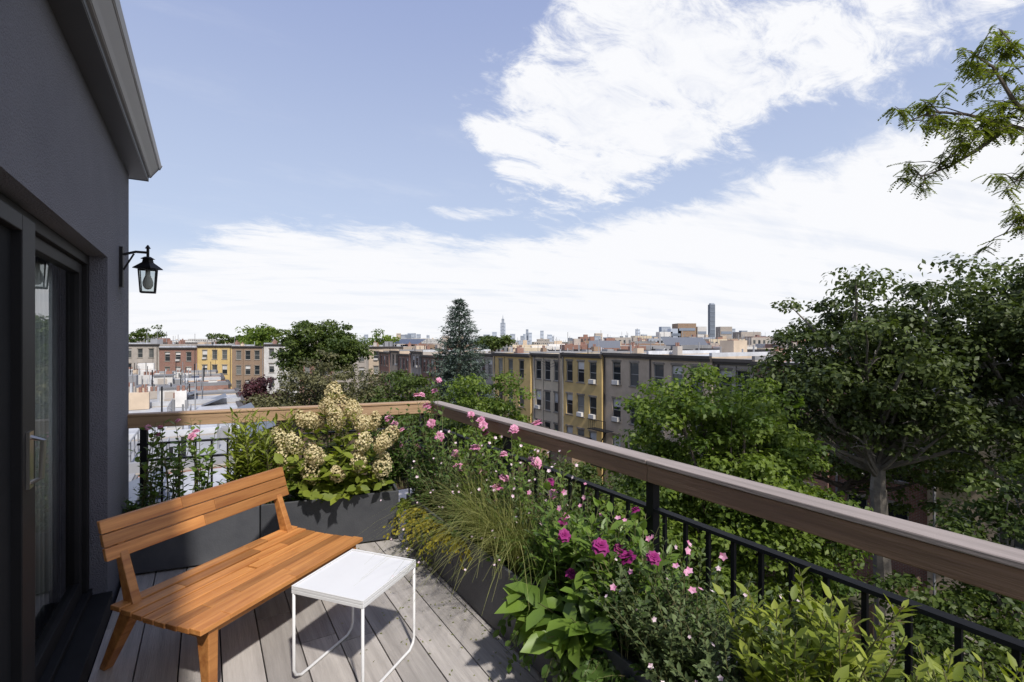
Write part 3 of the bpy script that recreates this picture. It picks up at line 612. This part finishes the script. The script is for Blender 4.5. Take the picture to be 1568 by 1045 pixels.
for p,e in tw:
    for k in range(14):
        c=p.lerp(e,R(.3,1.05)); d=Vector((R(-1,1),R(-1,1),R(-.9,.15))).normalized(); ln=R(.12,.26); nn=14
        tn=random.random(); sd0=d.cross(Vector((0,0,1))).normalized()
        for j in range(nn):
            t=(j//2+1)/(nn/2); LP.append(c+d*ln*t+Vector((0,0,-.05*t*t))); sd=sd0*(1 if j%2 else -1)
            LD.append(sd+d*.5+Vector((0,0,-.2))); LN_.append((R(-.3,.3),R(-.3,.3),1)); LT.append(tn*.5+.5*random.random())
l.add(LP,np.array(LD),np.array(LN_),.065,.032,LT,L['locust'],.1,0)
s.build('trunk_and_branches',E_); l.build('foliage',E_)

# ------------------------------------------------------------ buildings
def facade(fr,w_,zb,zt,wall,nw,rows,ww=.95,wh=1.85,rec=.14,parts=None,top=.75,sp_=3.15):
    wl,gl,tr_=parts; m=(w_-nw*ww)/(nw+1)
    ae=[0];
    for i in range(nw): a=m+i*(ww+m)+0; ae+=[a,a+ww]
    ae.append(w_); zs=[zt]
    for r in range(rows): z1=zt-top-r*sp_; zs+=[z1,z1-wh]
    zs.append(zb)
    for i in range(len(ae)-1):
        for j in range(len(zs)-1):
            a0,a1,z1,z0=ae[i],ae[i+1],zs[j],zs[j+1]
            if i%2==1 and j%2==1:
                q=[(a0,z0),(a1,z0),(a1,z1),(a0,z1)]
                for k in range(4):
                    p1,p2=q[k],q[(k+1)%4]; wl.quad([fr(p1[0],0,p1[1]),fr(p2[0],0,p2[1]),fr(p2[0],rec,p2[1]),fr(p1[0],rec,p1[1])],wall,.5)
                g1=random.random()
                gl.quad([fr(a0,rec-.01,z0),fr(a1,rec-.01,z0),fr(a1,rec-.01,z1),fr(a0,rec-.01,z1)],M['glass'],g1)
                F=M['frame']; f=.06; zm=(z0+z1)/2
                if random.random()<.35: zz_=z1-f-R(.3,1.)*(z1-z0)*.5; tr_.box(fr,a0+f,a1-f,rec-.018,rec-.014,zz_,z1-f,M['whitewall'])
                tr_.box(fr,a0,a0+f,rec-.06,rec-.02,z0,z1,F); tr_.box(fr,a1-f,a1,rec-.06,rec-.02,z0,z1,F)
                tr_.box(fr,a0+f,a1-f,rec-.06,rec-.02,z0,z0+f,F); tr_.box(fr,a0+f,a1-f,rec-.06,rec-.02,z1-f,z1,F); tr_.box(fr,a0+f,a1-f,rec-.06,rec-.02,zm-.03,zm+.03,F)
                tr_.box(fr,a0-.08,a1+.08,-.07,rec-.065,z0-.10,z0-.002,M['lintel']); tr_.box(fr,a0-.08,a1+.08,-.03,-.002,z1,z1+.16,M['lintel'])
                if random.random()<.15: tr_.box(fr,a0+.15,a1-.15,-.25,rec-.03,z0+.01,z0+.38,M['whitewall'])
            else: wl.quad([fr(a0,0,z0),fr(a1,0,z0),fr(a1,0,z1),fr(a0,0,z1)],wall,.5)
def house(name,fr,w_,dep,zb,zt,wall,nw,rows,roof='roofw',clut=1.,chim=('brick','gray','beige','brown','brick'),**kw):
    E_=empty(name); wl,gl,tr_=MB(),MB(),MB()
    facade(fr,w_,zb,zt,wall,nw,rows,parts=(wl,gl,tr_),**kw)
    wl.quad([fr(0,0,zb),fr(0,dep,zb),fr(0,dep,zt),fr(0,0,zt)],wall,.5); wl.quad([fr(w_,0,zb),fr(w_,dep,zb),fr(w_,dep,zt),fr(w_,0,zt)],wall,.5); wl.quad([fr(0,dep,zb),fr(w_,dep,zb),fr(w_,dep,zt),fr(0,dep,zt)],wall,.5)
    wl.build('walls',E_); gl.build('window_glass',E_)
    C=M['cornice']; tr_.box(fr,.003,w_-.003,-.28,-.002,zt-.16,zt+.06,C); tr_.box(fr,.003,w_-.003,-.16,-.003,zt-.34,zt-.162,C)
    q=w_-R(.1,.5); tr_.tube([fr(q,-.08,zb),fr(q,-.08,zt-.35)],.06,random.choice([M['wire'],M['cornice']]),6)
    if random.random()<.5: q=R(1,w_-1); tr_.tube([fr(q,-.03,zb),fr(q,-.03,zt-.4)],.02,M['black'],4)
    tr_.build('trim',E_)
    r=MB(); r.quad([fr(0,0,zt-.05),fr(w_,0,zt-.05),fr(w_,dep,zt-.05),fr(0,dep,zt-.05)],M[roof])
    r.box(fr,0.002,.22,.002,dep-.01,zt-.04,zt+.28,M[roof]); r.box(fr,.3,w_-.002,dep-.25,dep-.002,zt-.04,zt+.35,M['cornice'])
    for k in range(int(R(1,3)*clut)):
        a=random.choice([.3,w_-.9])+R(-.05,.2); q=R(.15,.85)*dep; hh=R(.4,.9); r.box(fr,a,a+.5,q,q+R(.5,1.0),zt-.03,zt+hh,M[random.choice(chim)]); 
        for c in range(2): r.tube([fr(a+.25,q+.15+.25*c,zt+hh),fr(a+.25,q+.15+.25*c,zt+hh+.3)],.08,M['brick'],6)
    if random.random()<.45*clut:
        a=R(.8,w_-3); q=R(.45,.7)*dep; r.box(fr,a,a+R(1.,1.6),q,q+R(1.2,2.),zt-.03,zt+R(.5,1.3),random.choice([M['whitewall'],M['roofg'],M['gray'],M['beige']]))
    if random.random()<.8*clut:
        a=R(1,w_-2); q=R(.2,.8)*dep; r.box(fr,a,a+.8,q,q+.8,zt-.03,zt+.4,M['wire']); r.tube([fr(a+1.3,q,zt),fr(a+1.3,q,zt+R(.8,2.2))],.035,M['wire'],5)
    for k in range(int(4*clut)):
        a=R(.5,w_-.5); q=R(.1,.9)*dep; r.tube([fr(a,q,zt-.04),fr(a,q,zt+R(.3,1.0))],R(.03,.09),random.choice([M['wire'],M['black'],M['roofw']]),5)
    r.build('roof',E_); return E_
us=[-14,-8,-2,4,10,14.5,19,22,28,33.2,39,44.5,52.7]; nm=['brick','gray','brick','beige','brick','brick','gray','beige','beige','yellow','cream','yellow','gray']
zt0=[.3,.6,.2,.7,.3,.3,.4,.55,.57,.45,.3,.2,.05]
u=us[-1]
while u<150: u+=R(5.2,6.2); us.append(u); nm.append(random.choice(['beige','brick','beige','cream','gray','brown'])); zt0.append(-.05-.004*u+R(-.3,.3))
for i in range(len(us)-1):
    wdt=us[i+1]-us[i]-.02; fr=Fr(W0(us[i],29.7+(.0 if i%2 else .25),0)[:2],U,Vv)
    house('rowhouse',fr,wdt,12.5,ZG,zt0[i] if i<len(zt0) else 0,M[nm[i]],3 if wdt>5.3 else 2,3,roof=random.choice(['roofw','roofg','roofg']),ww=1.0,wh=1.95,top=.7)
b=MB()
for u in (23,34.5,41,47): 
    b.box(W0,u,u+3.2,27.4,29.6,ZG,ZG+3.4+R(0,.8),M['brown']); b.box(W0,u-.1,u+3.3,27.2,29.6,ZG+4.25,ZG+4.4,M['cornice'])
b.build('rear_extension')
b=MB()
for z in (-6.1,-9.2):
    b.box(W0,31.6,34.0,28.7,29.6,z,z+.05,K)
    for k in range(10): b.box(W0,31.6+k*.24,31.62+k*.24,28.7,28.72,z+.05,z+.9,K)
    b.box(W0,31.6,34.0,28.68,28.73,z+.9,z+.94,K); b.tube([W0(31.8,28.9,z),W0(33.8,28.9,z-3.1)],.05,K,4)
b.build('fire_escape')
b=MB(); b.tube([W0(34.5,26,ZG),W0(34.5,26,.5)],[.14,.09],M['cornice'],8)
for q in (-.1,-.35): b.tube([W0(34.5,26,q),W0(38,27.5,q-.5),W0(42,29.4,q-.3)],.02,K,4)
b.build('utility_pole')
u=5.6; k=0
while u<84:
    wdt=R(5.4,6.4); zt=-1.9-.012*u+R(-.25,.25) if k else -2.1
    fr=Fr(W0(u,1.6+R(-.5,.4),0)[:2],U,(-Vv[0],-Vv[1]))
    house('neighbor_rowhouse',fr,wdt-.03,13.5,ZG,zt,M[random.choice(['brick','gray','beige'])],2,3,roof='roofw' if random.random()<.8 else 'roofg',clut=1.7,chim=('whitewall','gray','whitewall','beige','brick','roofw'))
    u+=wdt; k+=1
b=MB()
for k in range(190):
    u=R(10,78); v=R(-10,1); z=-2.2-.012*u
    c=random.random()
    if c<.35:
        a1=R(.3,.9); b1=R(.3,.8); h=R(.3,.8); b.box(W0,u,u+a1,v,v+b1,z,z+h,random.choice([M['roofg'],M['wire'],M['whitewall'],M['solar'],M['wire']])); b.box(W0,u+.05,u+a1-.05,v+.05,v+b1-.05,z+h+.002,z+h+.06,M['roofg'])
    elif c<.7: b.tube([W0(u,v,z),W0(u,v,z+R(.8,2.4))],.035,random.choice([M['wire'],M['black']]),6)
    elif c<.8: b.add([W0(u,v,z+.5),W0(u+2.4,v,z+.5),W0(u+2.4,v+1.3,z+1.0),W0(u,v+1.3,z+1.0)],[(0,1,2,3)],M['solar'])
    else:
        b.tube([W0(u,v,z+1),W0(u+4,v,z+1)],.025,M['wire'],4); b.tube([W0(u,v,z+.6),W0(u+4,v,z+.6)],.015,M['wire'],4)
        for q in range(5): b.tube([W0(u+q,v,z),W0(u+q,v,z+1)],.02,M['wire'],4)
for (u,v) in ((24,-5),(38,-2.5),(55,-4)):
    b.box(W0,u,u+1.7,v,v+1.4,-2.6-.012*u,-.9-.012*u,M['whitewall']); b.box(W0,u-.1,u+1.8,v-.1,v+1.5,-.89-.012*u,-.8-.012*u,M['roofg']); b.box(W0,u-.03,u-.003,v+.3,v+1.0,-2.3-.012*u,-1.1-.012*u,M['gray'])
b.build('rooftop_equipment')
x=-79
for wdt,c,zt in ((8,'gray',1.),(7.6,'brick',.3),(7,'yellow',.7),(6.4,'brown',.6),(7.2,'whitewall',1.),(7,'brick',.4),(7,'gray',.2),(7,'beige',.5)):
    house('cross_street_house',Fr((x,100+R(0,.4)),(1,0),(0,1)),wdt-.03,12,ZG,zt,M[c],3,3,ww=1.05,wh=1.8,top=.9,sp_=3.0,clut=1.5); x+=wdt
def farblock(name,n,xr,yr,zr,mats,seed,wr=(7,16)):
    random.seed(seed); b=MB()
    for k in range(n):
        y=R(*yr); x=R(*xr)*y/100; w_=R(*wr); d=R(8,14); z=1.65+R(*zr)*y/762; m=random.choice(mats)
        b.box(XY,x,x+w_,y,y+d,ZG,z,m)
        fl_=z-1.2
        for r in range(3):
            q=x+.8
            while q<x+w_-1.4: b.box(XY,q,q+1.0,y-.03,y-.002,fl_-r*3.1-1.6,fl_-r*3.1,M['glass']); q+=2.2
        if random.random()<.6: b.box(XY,x+w_*.3,x+w_*.3+R(1.5,3),y+2,y+5,z,z+R(.7,2),random.choice([M['beige'],M['brick'],M['gray']]))
        for q in range(3):
            if random.random()<.6: xx=x+R(.5,w_-.5); b.tube([(xx,y+1,z),(xx,y+1,z+R(1.,4))],.08,M['wire'],4)
    b.build(name)
mm=[M['brick'],M['whitewall'],M['cream'],M['gray'],M['brown'],M['beige'],M['brick'],M['gray'],M['roofg']]
farblock('distant_blocks',80,(5,75),(110,190),(-17,-4),mm,3,(6,11))
farblock('distant_blocks',60,(-80,10),(160,260),(-12,-3),mm,4)
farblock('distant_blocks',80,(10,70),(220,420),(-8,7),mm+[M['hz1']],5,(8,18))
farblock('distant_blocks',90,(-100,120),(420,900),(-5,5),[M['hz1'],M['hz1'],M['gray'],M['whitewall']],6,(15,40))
random.seed(11)
b=MB()
def tower(px,top,wpx,y,m,steps=1):
    f=y/762
    x=(px-784)*f; h=1.65+(522-top)*f; w_=wpx*f
    b.box(XY,x-w_/2,x+w_/2,y,y+w_,ZG,h,m)
    nfl=int((h+10)/ (8 if y>1500 else 4.))
    for k in range(0,nfl,2): 
        z=h-4-k*(8 if y>1500 else 4.)
        if z>0: b.box(XY,x-w_/2+w_*.06,x+w_/2-w_*.06,y-.3,y-.05,z-2.2,z,M['hz2'])
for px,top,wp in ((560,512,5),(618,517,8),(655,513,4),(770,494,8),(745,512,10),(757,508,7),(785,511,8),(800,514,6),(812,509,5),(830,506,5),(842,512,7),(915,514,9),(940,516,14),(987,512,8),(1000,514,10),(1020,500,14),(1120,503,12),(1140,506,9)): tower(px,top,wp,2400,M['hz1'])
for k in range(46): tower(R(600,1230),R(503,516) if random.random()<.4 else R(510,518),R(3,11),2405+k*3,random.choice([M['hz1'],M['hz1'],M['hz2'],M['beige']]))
b.build('distant_skyline')
b=MB(); tower(770,488,4,2399,M['hz1']); b.tube([(-44,2401,105),(-44,2401,128)],[2.5,.4],M['hz1'],6); b.build('skyscraper')
b=MB(); tower(1091,466,8,900,M['hz2']); tower(1091,464,6,901,M['hz1']); b.build('glass_tower')
b=MB()
for px,top,wp,m in ((1052,495,28,'brown'),(1035,503,16,'hz1'),(1075,500,14,'whitewall'),(1112,500,18,'gray'),(1020,508,20,'whitewall'),(1150,508,30,'gray'),(985,514,26,'cream'),(960,519,20,'whitewall')): tower(px,top,wp,420,M[m])
b.build('apartment_blocks')
b=MB()
def solar(px0,px1,d,z):
    x0=(px0-784)/762*d;x1=(px1-784)/762*d; b.add([(x0,d,z),(x1,d,z),(x1+1,d+5,z+1.1),(x0+1,d+5,z+1.1)],[(0,1,2,3)],M['solar']); b.tube([(x0,d,z-2),(x0,d,z)],.08,M['wire'],4); b.tube([(x1,d,z-2),(x1,d,z)],.08,M['wire'],4); b.tube([(x1+1,d+5,z-2),(x1+1,d+5,z+1.1)],.08,M['wire'],4)
for a_,b_,d,z in ((900,950,75,.6),(1018,1085,70,1.1),(600,640,110,1.0)): solar(a_,b_,d,z)
b.build('solar_canopy')
b=MB()
for u in us[:20]:
    b.box(W0,u,u+.08,3,29,ZG,ZG+1.9,M['fence'])
b.box(W0,-12,110,15.5,15.6,ZG,ZG+1.9,M['fence']); b.build('yard_fence')
scene.view_settings.view_transform='Standard'; scene.view_settings.look='None'; scene.view_settings.exposure=0
